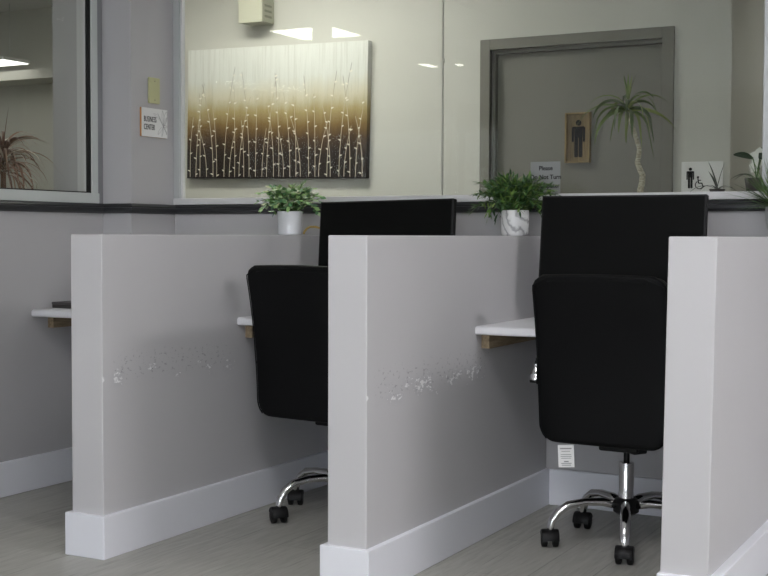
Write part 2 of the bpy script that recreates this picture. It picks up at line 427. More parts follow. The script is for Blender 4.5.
# ------------------------------------------------------------------ half-wall partitions
PG = 'grey half-height cubicle walls'
def partition(u, v0, label, scuff, lean=0.):
    r = thing('cubicle_half_wall', (u, v0, 0), label, 'half wall', PG)
    Ln = VB - v0
    p = MB().box(-T, 0, 0, Ln, HB-.02, H)
    for q in p.b.verts:
        if q.co.z < .5: q.co.x -= lean
    p.build('wall_panel', scuff, r, bevel=.004, seg=2)
    b = MB(); b.box(-T-BT, BT, -BT, Ln, 0, HB); b.build('baseboard', WHITE_TRIM, r, bevel=.003)
    return r
P1 = partition(U1, 3.2265, 'leftmost of the three grey half walls, scuffed along its side, white flowerpot on top', scuffed('partition_paint_a', .02, .85, .590, 3.1))
P2 = partition(U2, 3.2472, 'middle grey half wall between the two office chairs, marble pot on top', scuffed('partition_paint_b', .02, 1.05, .590, 9.4))
P3 = partition(U3, 3.4166, 'rightmost grey half wall in front of the right chair, clean and unscuffed', paint('partition_paint_c', (.555,.548,.558)), .0125)

# ------------------------------------------------------------------ desks
DG = 'white wall-mounted cubicle desks'
def desk(x0, x1, yf, label, cy=.055):
    r = thing('wall_desk', (x0, yf, 0), label, 'desk', DG)
    Wd = x1-x0; Dp = VB-yf
    prof = [(.0, .728), (.003, .7245), (.010, .723), (Dp, .723), (Dp, .754), (.012, .754), (.004, .751), (0, .746)]
    MB().loft([[(x, a, b) for a, b in prof] for x in (0, Wd)]).build('worktop', LAMINATE, r, bevel=.002)
    MB().box(0, .030, cy, Dp-.02, .672, .7225).build('support_cleat', RAWWOOD, r, bevel=.001)
    MB().box(Wd-.030, Wd, cy, Dp-.02, .672, .7225).build('support_cleat', RAWWOOD, r, bevel=.001)
    return r
desk(UL, U1-T, 3.975, 'white desk fixed to the left wall, holding a flat dark box', .098)
desk(U1, U2-T, 4.000, 'white desk behind the left chair, between left and middle half walls')
desk(U2, U3-T, 4.030, 'white desk behind the right chair, beside the marble-potted plant wall')

b = thing('flat_dark_box', (-3.79, 4.10, .754), 'flat dark brown box lying on the left desk', 'box')
MB().box(0, .20, 0, .24, 0, .020).build('box_body', mat('dark_brown_case', (.05,.045,.042), .5), b, bevel=.004)
MB().box(-.003, .203, -.003, .243, .0155, .026).build('box_lid', mat('dark_grey_lid', (.065,.06,.06), .45), b, bevel=.003)

# ------------------------------------------------------------------ monitors
MG = 'black monitors on the cubicle desks'
def monitor(x, y, rz, tilt, ztop, label, roll=0.):
    r = thing('computer_monitor', (x, y, .754), label, 'monitor', MG, rz)
    Wm, Hm = .600, .365
    zc = ztop - .754 - Hm/2*math.cos(tilt)
    def rot(o): o.location = (0, 0, zc); o.rotation_euler = (-tilt, roll, 0); return o
    hs = rot(MB().box(-Wm/2, Wm/2, 0, .030, -Hm/2, Hm/2).build('housing', BLACK_PLASTIC, r, bevel=.004, seg=3))
    MB().box(-Wm/2+.007, Wm/2-.007, -.0012, .002, -Hm/2+.016, Hm/2-.007).build('screen', BLACK_SCREEN, hs)
    MB().loft([[(a*.14, .026, b*.10) for a, b in rrect(1,1,.2)], [(a*.11, .055, b*.07) for a, b in rrect(1,1,.2)]]).build('back_housing', BLACK_PLASTIC, hs, smooth=True, angle=30)
    MB().loft([[(a*.035, .075+b*.012, z) for a, b in rrect(1,1,.3)] for z in (.008, zc+.04)]).build('stand_neck', BLACK_PLASTIC, r, smooth=True, angle=40)
    MB().box(-.03, .03, .03, .075, zc-.03, zc+.03).build('stand_bracket', BLACK_PLASTIC, r, bevel=.003)
    MB().prism(rrect(.12, .09, .03, cx=0, cy=.06), 0, .010, 'xy').build('stand_base', BLACK_PLASTIC, r, bevel=.003)
    return r
monitor(-1.365, 4.372, math.radians(1.0), math.radians(7), 1.2135, 'black blank computer monitor standing behind the right office chair')
monitor(-2.330, 4.400, math.radians(-1.5), math.radians(6), 1.2055, 'black blank computer monitor behind the left chair, partly hidden by the middle half wall', math.radians(-.8))

# ------------------------------------------------------------------ office chairs
CHG = 'black office chairs on chrome bases'
def pad_sections(zs, half, depth, yc, ztop_arch, n):
    secs = []
    for z, hw, d, y in zip(zs, half, depth, yc):
        secs.append([(a, y+b, z) for a, b in superell(hw, d, n)])
    return secs
def make_chair(label, starang):
    r = thing('office_chair', (0,0,0), label, 'office chair', CHG)
    zt, zb = .944, .376
    def ycen(z):   # leaning profile: lumbar forward, top back
        t = (z-zb)/(zt-zb)
        return -.232 - .062*t + .022*math.sin(PI*t)
    def hw(z):
        base = .2300 - .010*max(0, (.62-z)/.25)
        rr = .040
        if z > zt-rr-.006:
            k = min(1, (z-(zt-rr-.006))/rr); base -= rr*.95*(1-math.sqrt(max(0, 1-k*k)))
        rb = .065
        if z < zb+rb:
            k = (zb+rb-z)/rb; base -= rb*.85*(1-math.sqrt(max(0, 1-k*k)))
        return base
    # rear shell: thin padded panel seen from behind
    def shell(y0, dep, inset, z0, z1, arch):
        N = 26; secs = []
        for i in range(N+1):
            t = .5-.5*math.cos(PI*i/N); z = z0+(z1-z0)*t
            edge = min(1, (min(t, 1-t)*(z1-z0)/.012))
            d = dep*(.35+.65*math.sqrt(max(0., 1-(1-edge)**2)))
            h = hw(min(zt, max(zb, z)))-inset
            s = []
            for a, b in superell(h, d, 4.5, 48):
                zz = z - arch*(a/.22)**2*max(0, (t-.55)/.45)
                s.append((a, ycen(z)+y0+b + .10*a*a, zz))
            secs.append(s)
        return MB().loft(secs)
    shell(0, .022, 0, zb, zt, .006).build('back_shell', BLACK_LEATHER, r, smooth=True, angle=60)
    bk = shell(.040, .036, .010, zb+.07, zt-.006, .006).build('backrest_cushion', BLACK_LEATHER, r, smooth=True, angle=60)
    # piping along the outer edge of the shell
    pp = []
    outl = []
    for i in range(0, 41):
        t = i/40; z = zb+.012+(zt-zb-.020)*t; outl.append((-hw(z)+.004, ycen(z)-.017+.10*hw(z)**2, z - .006*max(0,(t-.55)/.45)))
    left = outl; right = [(-x, y, z) for x, y, z in outl]
    top = [(-.165+.33*k/12, ycen(zt)-.018+.10*(-.165+.33*k/12)**2, zt-.010-.006*((-.165+.33*k/12)/.22)**2) for k in range(13)]
    MB().tube(left[:-2]+top+right[:-2][::-1], .0022, 6).build('piping', BLACK_LEATHER, r, smooth=True)
    # seam crease across the top of the shell
    MB().tube([(-.17+.34*k/14, ycen(.918)-.0215+.10*(-.17+.34*k/14)**2, .917+.004*math.sin(PI*k/14)) for k in range(15)], .0022, 6).build('back_seam', BLACK_LEATHER, r, smooth=True)
    # seat
    secs = []
    for i in range(17):
        t = i/16; y = -.21+.46*t
        e = min(t, 1-t)*.46; q = math.sqrt(max(0, 1-(1-min(1, e/.05))**2))
        secs.append([(a, y, .425+b - .018*max(0, t-.75)*4*.5) for a, b in superell(.215+.02*q, .018+.030*q, 4, 40)])
    st = MB().loft(secs).build('seat', BLACK_LEATHER, r, smooth=True, angle=60)
    MB().box(-.16, .16, -.19, .18, .368, .392).build('seat_pan', BLACK_PLASTIC, r, bevel=.01)
    tg = MB()
    tg.box(-.0275, .0275, -.0006, .0006, -.074, 0); tgo = tg.build('care_tag', mat('tag_white', (.78,.78,.77), .6), st)
    tgo.location = (-.128, -.235, .370); tgo.rotation_euler = (math.radians(-6), math.radians(-5), math.radians(6)); tgo['label'] = 'white paper care tag'
    ln = MB()
    for k, (zz, ww, th) in enumerate(((-.012,.020,.0022),(-.021,.015,.001),(-.032,.018,.001),(-.038,.019,.001),(-.044,.017,.001),(-.055,.008,.002),(-.061,.018,.0012),(-.067,.016,.0012))):
        ln.box(-ww, ww, -.0012, -.0007, zz-th, zz+th)
    lo = ln.build('tag_print', GREYINK, st); lo.location = tgo.location; lo.rotation_euler = tgo.rotation_euler
    # mechanism and lever
    MB().box(-.07, .07, -.09, .10, .335, .372).build('tilt_mechanism', BLACK_PLASTIC, r, bevel=.008)
    MB().tube([(.02,-.06,.345),(.05,-.06,.342),(.09,-.06,.345)], [.012,.016,.010], 8).build('height_lever', BLACK_PLASTIC, r, smooth=True)
    # gas post
    MB().lathe([(.0001,.29),(.0105,.29),(.0105,.345),(.0001,.345)], 20).build('gas_rod', BLACK_PLASTIC, r, smooth=True, angle=40)
    MB().lathe([(.0001,.12),(.0262,.12),(.0262,.286),(.0242,.290),(.0001,.290)], 28).build('gas_post', CHROME, r, smooth=True, angle=40)
    # armrests: chrome tube with a black pad and a chrome collar at the rear
    for s in (-1, 1):
        pts = [(s*.262,-.135,.604),(s*.262,-.10,.606),(s*.262,-.06,.606),(s*.262,.02,.606),(s*.262,.10,0.600),(s*.262,.135,.575),(s*.262,.148,.53),(s*.258,.150,.46),(s*.240,.145,.43),(s*.19,.14,.425)]
        ar = MB().tube(pts, .011, 10).build('armrest', CHROME, r, smooth=True)
        MB().prism(rrect(.020, .11, .018, cx=s*.262, cy=.015), .612, .634, 'xy').build('arm_pad', BLACK_PLASTIC, ar, bevel=.006)
        MB().lathe([(.0001,.548),(.022,.548),(.0225,.5575),(.0001,.5575)], 20, (s*.275,-.150,.014)).build('collar_base', BLACK_PLASTIC, ar, smooth=True, angle=40)
        MB().lathe([(.0001,.5577),(.0235,.558),(.0235,.576),(.019,.580),(.015,.592),(.009,.602),(.008,.612),(.0001,.614)], 20, (s*.275,-.150,.014)).build('collar', CHROME, ar, smooth=True, angle=50)
        MB().tube([(s*.275,-.150,.625),(s*.270,-.150,.642),(s*.255,-.145,.650)], .008, 8).build('collar_screw', BLACK_PLASTIC, ar, smooth=True)
        MB().tube([(s*.272,-.150,.570),(s*.245,-.20,.57),(s*.205,-.222,.57)], .009, 8).build('collar_bracket', BLACK_PLASTIC, ar, smooth=True)
    # star base
    hub = MB().lathe([(.0001,.108),(.030,.108),(.044,.118),(.046,.150),(.034,.166),(.0001,.168)], 28).build('base_hub', BLACK_PLASTIC, r, smooth=True, angle=40)
    for k in range(5):
        a = math.radians(starang + 72*k); ca, sa = math.cos(a), math.sin(a)
        prof = [(.030,.142,.020),(.085,.153,.0185),(.15,.153,.0165),(.205,.143,.0175),(.240,.120,.0175),(.260,.092,.0170),(.267,.066,.0150),(.268,.05,.012)]
        lg = MB().tube([(ca*q, sa*q, z) for q, z, _ in prof], [w for _, _, w in prof], 12, .8).build('base_leg', CHROME, r, smooth=True)
        cx, cy = ca*.268, sa*.268
        an_ = math.radians((-70,-52,-84,-60,-76)[k]); tx, ty = math.cos(an_), math.sin(an_)        # rolling direction
        wb = MB()
        for s in (-1, 1):
            prof2 = [(.0001,-.0105),(.022,-.0105),(.0280,-.008),(.0290,0),(.0280,.008),(.022,.0105),(.0001,.0105)]
            ring = []
            for rad, hh in prof2:
                sec = []
                for q in range(24):
                    an = 2*PI*q/24
                    p = Vector((tx, ty, 0))*rad*math.cos(an) + Vector((0,0,1))*rad*math.sin(an) + Vector((-ty, tx, 0))*(hh + s*.0190)
                    sec.append((cx+p.x, cy+p.y, .0292+p.z))
                ring.append(sec)
            wb.loft(ring)
        hood = []
        for rad, hh in ((.0001,-.0300),(.0295,-.0300),(.0320,-.026),(.0320,.026),(.0295,.0300),(.0001,.0300)):
            sec = []
            for q in range(13):
                an = math.radians(-8 + 165*q/12)
                p = Vector((tx, ty, 0))*rad*math.cos(an) + Vector((0,0,1))*rad*math.sin(an) + Vector((-ty, tx, 0))*hh
                sec.append((cx+p.x, cy+p.y, .0300+p.z))
            hood.append(sec)
        wb.loft(hood)
        wb.build('caster', BLACK_PLASTIC, lg, smooth=True, angle=40)
    return r
def copy_tree(o, parent=None):
    c = o.copy(); C.objects.link(c)
    if parent: c.parent = parent
    for ch in [x for x in bpy.data.objects if x.parent == o and x is not c]: copy_tree(ch, c)
    return c
chair = make_chair('black office chair by the rightmost half wall, white care tag hanging from its seat', 1.3)
chair2 = copy_tree(chair)
chair.location = (-1.290, 4.235, 0); chair.rotation_euler.z = math.radians(-3)
chair2.location = (-2.374, 4.165, 0); chair2.rotation_euler.z = math.radians(-7)
chair2['label'] = 'black office chair half hidden behind the middle half wall'
for ch in [x for x in bpy.data.objects if x.parent == chair2]:
    if ch.name.startswith(('base_leg',)): ch.rotation_euler.z = math.radians(26)
    elif not ch.name.startswith(('base_hub', 'gas_post')): ch.location.z += .016
    if ch.name.startswith('seat') and not ch.name.startswith('seat_pan'):
        for t in [x for x in bpy.data.objects if x.parent == ch]: bpy.data.objects.remove(t)

# ------------------------------------------------------------------ potted plants on the half walls
def cup(r0, r1, h, wall=.005):
    return [(.0001,0),(r0-.004,0),(r0,.004),(r1,h-.002),(r1-.001,h),(r1-wall+.001,h),(r1-wall,h-.002),(r0-wall,.014),(.0001,.014)]
def soil(r, z): return MB().lathe([(.0001,z-.012),(r,z-.012),(r,z),(r*.5,z+.004),(.0001,z+.006)], 24)
PLG = 'potted plants on the half walls'
# white pot, light green ovate leaves
r = thing('potted_plant', (U1-T/2, 4.483, H), 'bushy light green plant in a plain white pot on the leftmost half wall', 'potted plant', PLG)
MB().lathe(cup(.049,.0525,.098), 40).build('flowerpot', WHITEPOT, r, smooth=True, angle=40)
soil(.048, .088).build('soil', SOIL, r)
lv, stm = MB(), MB()
rng = random.Random(11)
for k in range(62):
    a = k*2.39996; el = .18+1.2*(k+.5)/62
    L_ = rng.uniform(.085,.130)*(1.0 if el < .9 else .86)
    d = Vector((math.cos(a)*math.cos(el), math.sin(a)*math.cos(el)*.85, math.sin(el)))
    p0 = Vector((math.cos(a)*.025, math.sin(a)*.025, .086)); pts = []
    drop = rng.uniform(.0,.045)*(1.3-el)
    for i in range(6):
        t = i/5; pts.append(p0 + d*L_*t + Vector((0,0,.035*math.sin(PI*min(1,t*.8)) - drop*t*t)))
    stm.tube(pts, .0013, 5)
    for i in range(1, 6):
        dd = (pts[i]-pts[i-1]).normalized()
        for s in (-1, 1):
            sd = dd.cross(Vector((0,0,1))); sd = sd.normalized() if sd.length > .1 else Vector((1,0,0))
            ld = dd*.55 + sd*s*rng.uniform(.5,1) + Vector((0,0,rng.uniform(-.25,.45)))
            lv.leaf(pts[i], ld, Vector((rng.uniform(-.5,.5), rng.uniform(-1,.2), 1)), rng.uniform(.022,.032), rng.uniform(.015,.021), rng.uniform(-.1,.4))
        if i == 5: lv.leaf(pts[i], dd, Vector((0,-.4,1)), .032, .017, .2)
lv.build('foliage', LEAF_LIGHT, r, smooth=True, recalc=False); stm.build('stems', STEMG, r)

# marble pot, dark fine leaves
r = thing('potted_plant', (U2-T/2, 4.555, H), 'dense dark green fine-leaved plant in a marbled pot on the middle half wall', 'potted plant', PLG)
MB().lathe([(.0001,0),(.046,0),(.051,.004),(.0535,.012),(.054,.094),(.053,.098),(.050,.098),(.0485,.094),(.048,.014),(.0001,.014)], 40).build('flowerpot', MARBLE, r, smooth=True, angle=40)
soil(.047, .088).build('soil', SOIL, r)
lv, stm = MB(), MB(); rng = random.Random(5)
for k in range(100):
    a = k*2.39996; el = .22 + 1.28*((k+.5)/100)
    L_ = rng.uniform(.112,.160)*(1 if el < 1.0 else .92)
    d = Vector((math.cos(a)*math.cos(el)*1.0, math.sin(a)*math.cos(el)*.85, math.sin(el)))
    p0 = Vector((math.cos(a)*.03, math.sin(a)*.03, .086)); pts = []
    drop = (.015 if el > .45 else .055)*rng.uniform(.3,1.2)
    for i in range(7):
        t = i/6; pts.append(p0 + d*L_*t + Vector((0,0,.03*math.sin(PI*min(1,t*.9)) - drop*t*t)))
    stm.tube(pts, .0011, 5)
    for i in range(1, 7):
        dd = (pts[i]-pts[i-1]).normalized()
        for s in range(3):
            ld = dd*.8 + Vector((rng.uniform(-1,1), rng.uniform(-1,1), rng.uniform(-.5,.8)))*.8
            lv.leaf(pts[i]+(pts[i-1]-pts[i])*rng.random(), ld, Vector((rng.uniform(-.6,.6), rng.uniform(-1,.3), 1)), rng.uniform(.022,.034), rng.uniform(.0075,.0105), rng.uniform(-.1,.4))
    lv.leaf(pts[-1], dd, Vector((0,-.3,1)), .034, .008, .2)
lv.build('foliage', LEAF_DARK, r, smooth=True, recalc=False); stm.build('stems', STEMG, r)

# grey pot, grassy blades
r = thing('potted_plant', (U3-T/2+.006, 4.640, H), 'grassy green plant in a rounded grey pot on the rightmost half wall', 'potted plant', PLG)
MB().lathe([(.0001,0),(.034,0),(.040,.004),(.050,.03),(.0565,.065),(.0575,.104),(.056,.106),(.053,.104),(.052,.07),(.0001,.07)], 40).build('flowerpot', GREYPOT, r, smooth=True, angle=40)
soil(.051, .095).build('soil', SOIL, r)
lv = MB(); rng = random.Random(3)
for k in range(230):
    a = rng.uniform(0, 2*PI); el = rng.uniform(.30, 1.5); L_ = rng.uniform(.14,.25)
    hd = Vector((math.cos(a), math.sin(a), 0)); p0 = hd*rng.uniform(0,.035)+Vector((0,0,.092))
    if hd.y > 0: hd.y *= .22
    pts, ws = [], []
    for i in range(6):
        t = i/5
        pts.append(p0 + hd*L_*math.cos(el)*t + Vector((0,0,L_*math.sin(el)*t - .05*t*t*(1.5-el)))); ws.append(.0036*(1-t**2.2)+.0003)
    lv.ribbon(pts, ws, hd.cross(Vector((0,0,1))), .3)
lv.build('foliage', LEAF_GRASS, r, smooth=True, recalc=False)

o = MB().tube([(-2.7525,4.492,1.0715),(-2.750,4.498,1.084),(-2.742,4.502,1.094),(-2.730,4.505,1.101),(-2.705,4.508,1.101),(-2.675,4.51,1.094),(-2.64,4.515,1.075),(-2.62,4.52,1.03),(-2.60,4.525,.95),(-2.585,4.53,.85),(-2.58,4.54,.78),(-2.575,4.56,.7595),(-2.55,4.60,.7590)], [.0046]*13, 8).build('cable', CORDM, smooth=True)
tag(o, 'thin yellow-brown cable arching beside the plain white flowerpot', 'cable')

# ------------------------------------------------------------------ wall items
# ivory blank plate on the pillar
r = thing('switch_plate', (UC, 4.583, 1.7125), 'blank ivory wall plate above the business center sign', 'wall plate')
MB().box(0, .012, -.038, .038, -.058, .058).build('plate', IVORY, r, bevel=.004, seg=3)
for z in (-.042, .042): MB().lathe([(.0001,.0121),(.0035,.0121),(.0028,.0135),(.0001,.0137)], 12, (0,0,z), 'x').build('screw', mat('screw_dull', (.35,.34,.24), .4, .5), r)
# business center sign
r = thing('wall_sign', (UC, 4.581, 1.568), 'white business center sign with line-drawn flower on the pillar', 'sign')
MB().box(0, .010, -.091, .091, -.064, .064).build('sign_block', ORANGEWOOD, r, bevel=.001); 
MB().box(.0102, .0125, -.091, .091, -.064, .064).build('sign_face', SIGNWHITE, r)
ROTX = (PI/2, 0, PI/2)
lettering('lettering', 'BUSINESS', .035, BLACKINK, r, (.0129, -.078, .013), ROTX, .56, 'LEFT', gap=1.10)
lettering('lettering', 'CENTER', .035, BLACKINK, r, (.0129, -.078, -.022), ROTX, .56, 'LEFT', gap=1.10)
fl = MB()
def curve(p0, p1, p2, n=10):
    out = []
    for i in range(n+1):
        t = i/n; out.append((.0126, (1-t)**2*p0[0]+2*t*(1-t)*p1[0]+t*t*p2[0], (1-t)**2*p0[1]+2*t*(1-t)*p1[1]+t*t*p2[1]))
    return out
cpt = (.060, -.012)
for q, m1, m2, th in (((.088,.058),(.060,.045),(.095,.02),.0007),((.089,.030),(.08,.034),(.085,.0),.0007),((.055,.060),(.045,.03),(.075,.03),.0007),((.020,.046),(.03,.03),(.04,.02),.0006),
                  ((.089,-.012),(.08,0),(.08,-.02),.0007),((.087,-.048),(.07,-.02),(.085,-.03),.0007),((.050,-.058),(.05,-.03),(.065,-.035),.0007),((.022,-.050),(.03,-.02),(.045,-.04),.0006),((-.01,.040),(.02,.05),(.05,.01),.0005)):
    fl.tube(curve(cpt, m1, q), th, 4); fl.tube(curve(cpt, m2, q), th, 4)
fl.build('flower_drawing', GREYINK, r)

# pictogram figures
def disc(cx, cz, rad, n=24): return [(cx+rad*math.cos(2*PI*k/n), cz+rad*math.sin(2*PI*k/n)) for k in range(n)]
def man(mb, cx, cz, h, y0, y1):
    s = h/1.0
    def R(x0, x1, z0, z1, rr=.03):
        mb.prism([(cx+a*s, cz+b*s) for a, b in rrect((x1-x0)/2, (z1-z0)/2, min(rr, (x1-x0)/2-.001), 4, (x0+x1)/2, (z0+z1)/2)], y0, y1)
    mb.prism([(cx+a*s, cz+b*s) for a, b in disc(0, .425, .078)], y0, y1)
    R(-.118, .118, .02, .325, .04); R(-.185, -.128, -.09, .315, .028); R(.128, .185, -.09, .315, .028); R(-.17, .17, .26, .325, .03)
    R(-.112, -.010, -.5, .06, .03); R(.010, .112, -.5, .06, .03)
# wooden restroom sign on the door
DF = VD+.048
r = thing('restroom_sign', (-2.151, DF, 1.5645), 'wood framed restroom sign with a black man figure on the door', 'sign')
MB().box(-.057, .057, -.006, 0, -.118, .118).build('back_board', SIGNBACK, r)
f = MB(); f.box(-.066, -.057, -.030, 0, -.127, .127); f.box(.057, .066, -.030, 0, -.127, .127); f.box(-.057, .057, -.030, 0, -.127, -.118); f.box(-.057, .057, -.030, 0, .118, .127)
f.build('wood_frame', SIGNWOOD, r, bevel=.001)
f = MB(); man(f, 0, -.004, .188, -.0085, -.0062); f.build('man_figure', BLACKINK, r)
# accessible restroom sign on the wall
r = thing('restroom_sign', (-1.5105, VD, 1.325), 'white sign with man and wheelchair symbols right of the door', 'sign')
MB().box(-.100, .100, -.006, 0, -.102, .102).build('sign_face', SIGNWHITE, r, bevel=.002)
f = MB(); man(f, -.056, .024, .100, -.0072, -.0058); f.build('man_figure', BLACKINK, r)
f = MB(); wx, wz, s = -.013, .004, .001
f.prism([(wx-.006+a, wz+.023+b) for a, b in disc(0, 0, .0052, 14)], -.0072, -.0058)
def seg(p, q, t):
    d = Vector((q[0]-p[0], q[1]-p[1])); n = Vector((-d.y, d.x)).normalized()*t
    f.prism([(wx+p[0]+n.x, wz+p[1]+n.y), (wx+q[0]+n.x, wz+q[1]+n.y), (wx+q[0]-n.x, wz+q[1]-n.y), (wx+p[0]-n.x, wz+p[1]-n.y)], -.0072, -.0058)
seg((-.006,.018), (-.003,-.006), .0028); seg((-.003,-.006), (.013,-.006), .0026); seg((.013,-.005), (.019,-.024), .0026); seg((.018,-.023), (.025,-.021), .0022); seg((-.005,.008), (.009,.008), .002)
n = 20
arc = [math.radians(120+230*k/n) for k in range(n+1)]
f.prism([(wx+.001+.021*math.cos(a), wz-.014+.021*math.sin(a)) for a in arc] + [(wx+.001+.017*math.cos(a), wz-.014+.017*math.sin(a)) for a in arc[::-1]], -.0072, -.0058)
f.build('wheelchair_symbol', BLACKINK, r)
# notice on the glass
r = thing('paper_notice', (-1.790, 4.7495, 1.292), 'grey printed notice taped to the glass above the marbled pot', 'notice')
MB().box(-.0625, .0625, -.0012, 0, -.062, .0685).build('paper', SIGNGREY, r)
RX = (PI/2, 0, 0)
lettering('lettering', 'Please', .0245, BLACKINK, r, (.002, -.0015, .042), RX, .95, bold=.0004)
lettering('lettering', 'Do Not Turn', .0245, BLACKINK, r, (.002, -.0015, .007), RX, .95, bold=.0004)
lettering('lettering', 'Computer', .0245, BLACKINK, r, (.011, -.0015, -.027), RX, .95, bold=.0004)
# beige box high on the corridor wall
r = thing('wall_device', (-4.033, VD, 2.26), 'beige box with a clear side high on the corridor wall above the picture', 'wall device')
MB().box(-.081, .081, -.13, -.118, 0, .17).build('front_cover', BEIGE, r, bevel=.005)
MB().box(-.079, .079, -.118, 0, .003, .167).build('housing', BEIGE_D, r, bevel=.003)
f = MB()
for z in (.030, .060, .09): f.box(.0795, .081, -.10, -.03, z, z+.012)
f.build('side_slot', mat('slot_dark', (.24,.24,.19), .5), r)

# ------------------------------------------------------------------ picture of bare stalks
PW, PH, PD = 1.205, .748, .040
r = thing('wall_picture', (-3.9315, VD, 1.7625), 'wide picture of pale thorny stalks on a cream to brown ground', 'picture')
CAN = mat('painting_ground', (.5,.45,.35), .6, spec=.2)
o_ = objcoord(CAN); x_, y_, z_ = sepxyz(CAN, o_)
nn = noise(CAN, 6, 5, mapping(CAN, o_, (3,1,.5)), .6)
zz = math_node(CAN, 'ADD', math_node(CAN, 'DIVIDE', z_, PH), math_node(CAN, 'MULTIPLY', math_node(CAN, 'SUBTRACT', nn, .5), .16))
fac = math_node(CAN, 'ADD', zz, .5)
colr = ramp(CAN, fac, [(0,(.016,.012,.011)),(.19,(.024,.017,.013)),(.30,(.065,.038,.020)),(.41,(.20,.13,.05)),(.51,(.36,.29,.14)),(.62,(.56,.53,.41)),(.76,(.64,.655,.61)),(1,(.70,.71,.67))])
str_ = noise(CAN, 10, 4, mapping(CAN, o_, (9,1,.25)), .6)
CAN.node_tree.links.new(mixcol(CAN, math_node(CAN, 'MULTIPLY', math_node(CAN, 'MULTIPLY', smooth(CAN, str_, .45, .7), .25), smooth(CAN, fac, .35, .7)), colr, (.30,.29,.22)), bsdf(CAN).inputs['Base Color'])
cv = MB().box(-PW/2, PW/2, -PD, 0, -PH/2, PH/2).build('canvas', CAN, r, bevel=.002)
STALK = mat('stalk_paint', (.5,.5,.5), .5)
_z = sepxyz(STALK, objcoord(STALK))[2]
STALK.node_tree.links.new(ramp(STALK, math_node(STALK, 'ADD', math_node(STALK, 'DIVIDE', _z, PH), .5), [(0,(.52,.47,.37)),(.45,(.50,.44,.32)),(.60,(.40,.36,.26)),(.72,(.24,.235,.20)),(1,(.22,.22,.20))]), bsdf(STALK).inputs['Base Color'])
BUD = mat('bud_paint', (.78,.74,.62), .45)
sk, bd = MB(), MB(); rng = random.Random(21); N = 31
for k in range(N):
    x = -PW/2 + .025 + (PW-.05)*(k+rng.uniform(-.25,.25))/(N-1)
    h = PH*(.46,.78,.62,.40,.74,.54,.84,.36,.70,.58)[k % 10]*rng.uniform(.92,1.06); lean = rng.uniform(-.09,.09)
    pts = []
    for i in range(9):
        t = i/8; px = x + lean*t*t; px = max(-PW/2+.024, min(PW/2-.024, px))
        pts.append((px, -PD-.0008, -PH/2+.008+h*t))
    wv = [.0022-.0008*(i/8) for i in range(9)]
    sk.ribbon(pts, wv, (1,0,0), .02)
    nb = int(h/.070); off = rng.uniform(.05,.95)
    for b_ in range(nb):
        t = (b_+off+rng.uniform(-.14,.14))/nb; t = max(.02, min(.97, t)); s = 1 if (b_+k) % 2 else -1
        px = x + lean*t*t; px = max(-PW/2+.024, min(PW/2-.03, px)); z = -PH/2+.008+h*t; q = rng.uniform(.012,.019)
        bd.prism([(px, z-.0045), (px+s*q*.75, z+.001), (px+s*q, z+.006), (px+s*q*.5, z+.0055), (px, z+.0035)], -PD-.003, -PD-.0006)
sk.build('stalk_pattern', STALK, r); bd.build('bud_pattern', BUD, r)
r.rotation_euler = (0, math.radians(1.0), 0)

# ------------------------------------------------------------------ plants in the corridor and the lobby
def strap(mb, p0, a, el, L_, w, droop, twist=0, n=8):
    hd = Vector((math.cos(a), math.sin(a), 0)); pts, ws = [], []
    p = Vector(p0); e = el
    for i in range(n+1):
        t = i/n; pts.append(p.copy()); ws.append(w*min(1, .45+3*t)*(1-t**3)+.0004)
        p = p + (hd*math.cos(e) + Vector((0,0,math.sin(e))))*L_/n
        e = max(-1.35, e - droop/n)
    mb.ribbon(pts, ws, hd.cross(Vector((0,0,1)))+Vector((0,0,twist)), .3)
# tall dracaena in front of the door
r = thing('dracaena_tree', (-1.585, 5.45, 0), 'tall drooping strap-leaved dracaena with pale crooked trunk in front of the door', 'plant')
MB().lathe([(.0001,0),(.13,0),(.15,.02),(.17,.30),(.175,.31),(.165,.31),(.155,.27),(.0001,.27)], 32).build('floor_pot', DARKPOT, r, smooth=True, angle=40)
soil(.156, .28).build('soil', SOIL, r)
MB().tube([(.03,0,.25),(.01,0,.6),(-.03,0,.9),(-.01,0,1.1),(-.022,0,1.22),(-.028,0,1.27),(-.020,0,1.30),(-.018,0,1.335),(-.030,0,1.36),(-.042,0,1.39),(-.036,0,1.42),(-.034,0,1.45),(-.050,0,1.50),(-.066,0,1.55),(-.083,0,1.595),(-.089,0,1.612)], [.018,.017,.016,.015,.0145,.014,.0135,.013,.0125,.012,.011,.010,.0095,.009,.008,.004], 10).build('trunk', TRUNK, r, smooth=True)
lv = MB(); rng = random.Random(14); cr = (-.090, 0, 1.615)
for k in range(20):
    a = k*2.39996+.4; q = k/20
    el = -.1+1.2*q+rng.uniform(-.1,.15); strap(lv, Vector(cr)+Vector((math.cos(a)*.008, math.sin(a)*.008, q*.03)), a, el, rng.uniform(.17,.30)*(1-.25*q), rng.uniform(.006,.011), rng.uniform(2.6,3.6)*(1-.35*q), rng.choice((-1,1))*rng.uniform(.4,1.1))
for a, el, L_, w, dr in ((0.0,.15,.26,.011,1.3),(PI,.55,.30,.0065,2.0),(PI*.95,1.0,.22,.006,2.4),(-.3,.9,.25,.0045,1.9),(PI*1.3,.0,.26,.010,1.7),(-PI/2.4,-.2,.22,.010,1.4),(PI*.6,.2,.25,.008,2.0)):
    strap(lv, cr, a, el, L_, w, dr, 1.0)
for k in range(5): strap(lv, (-.088,0,1.63), k*1.257, 1.42+.02*k, .15, .006, .2)
lv.build('foliage', LEAF_STRAP, r, smooth=True, recalc=False)

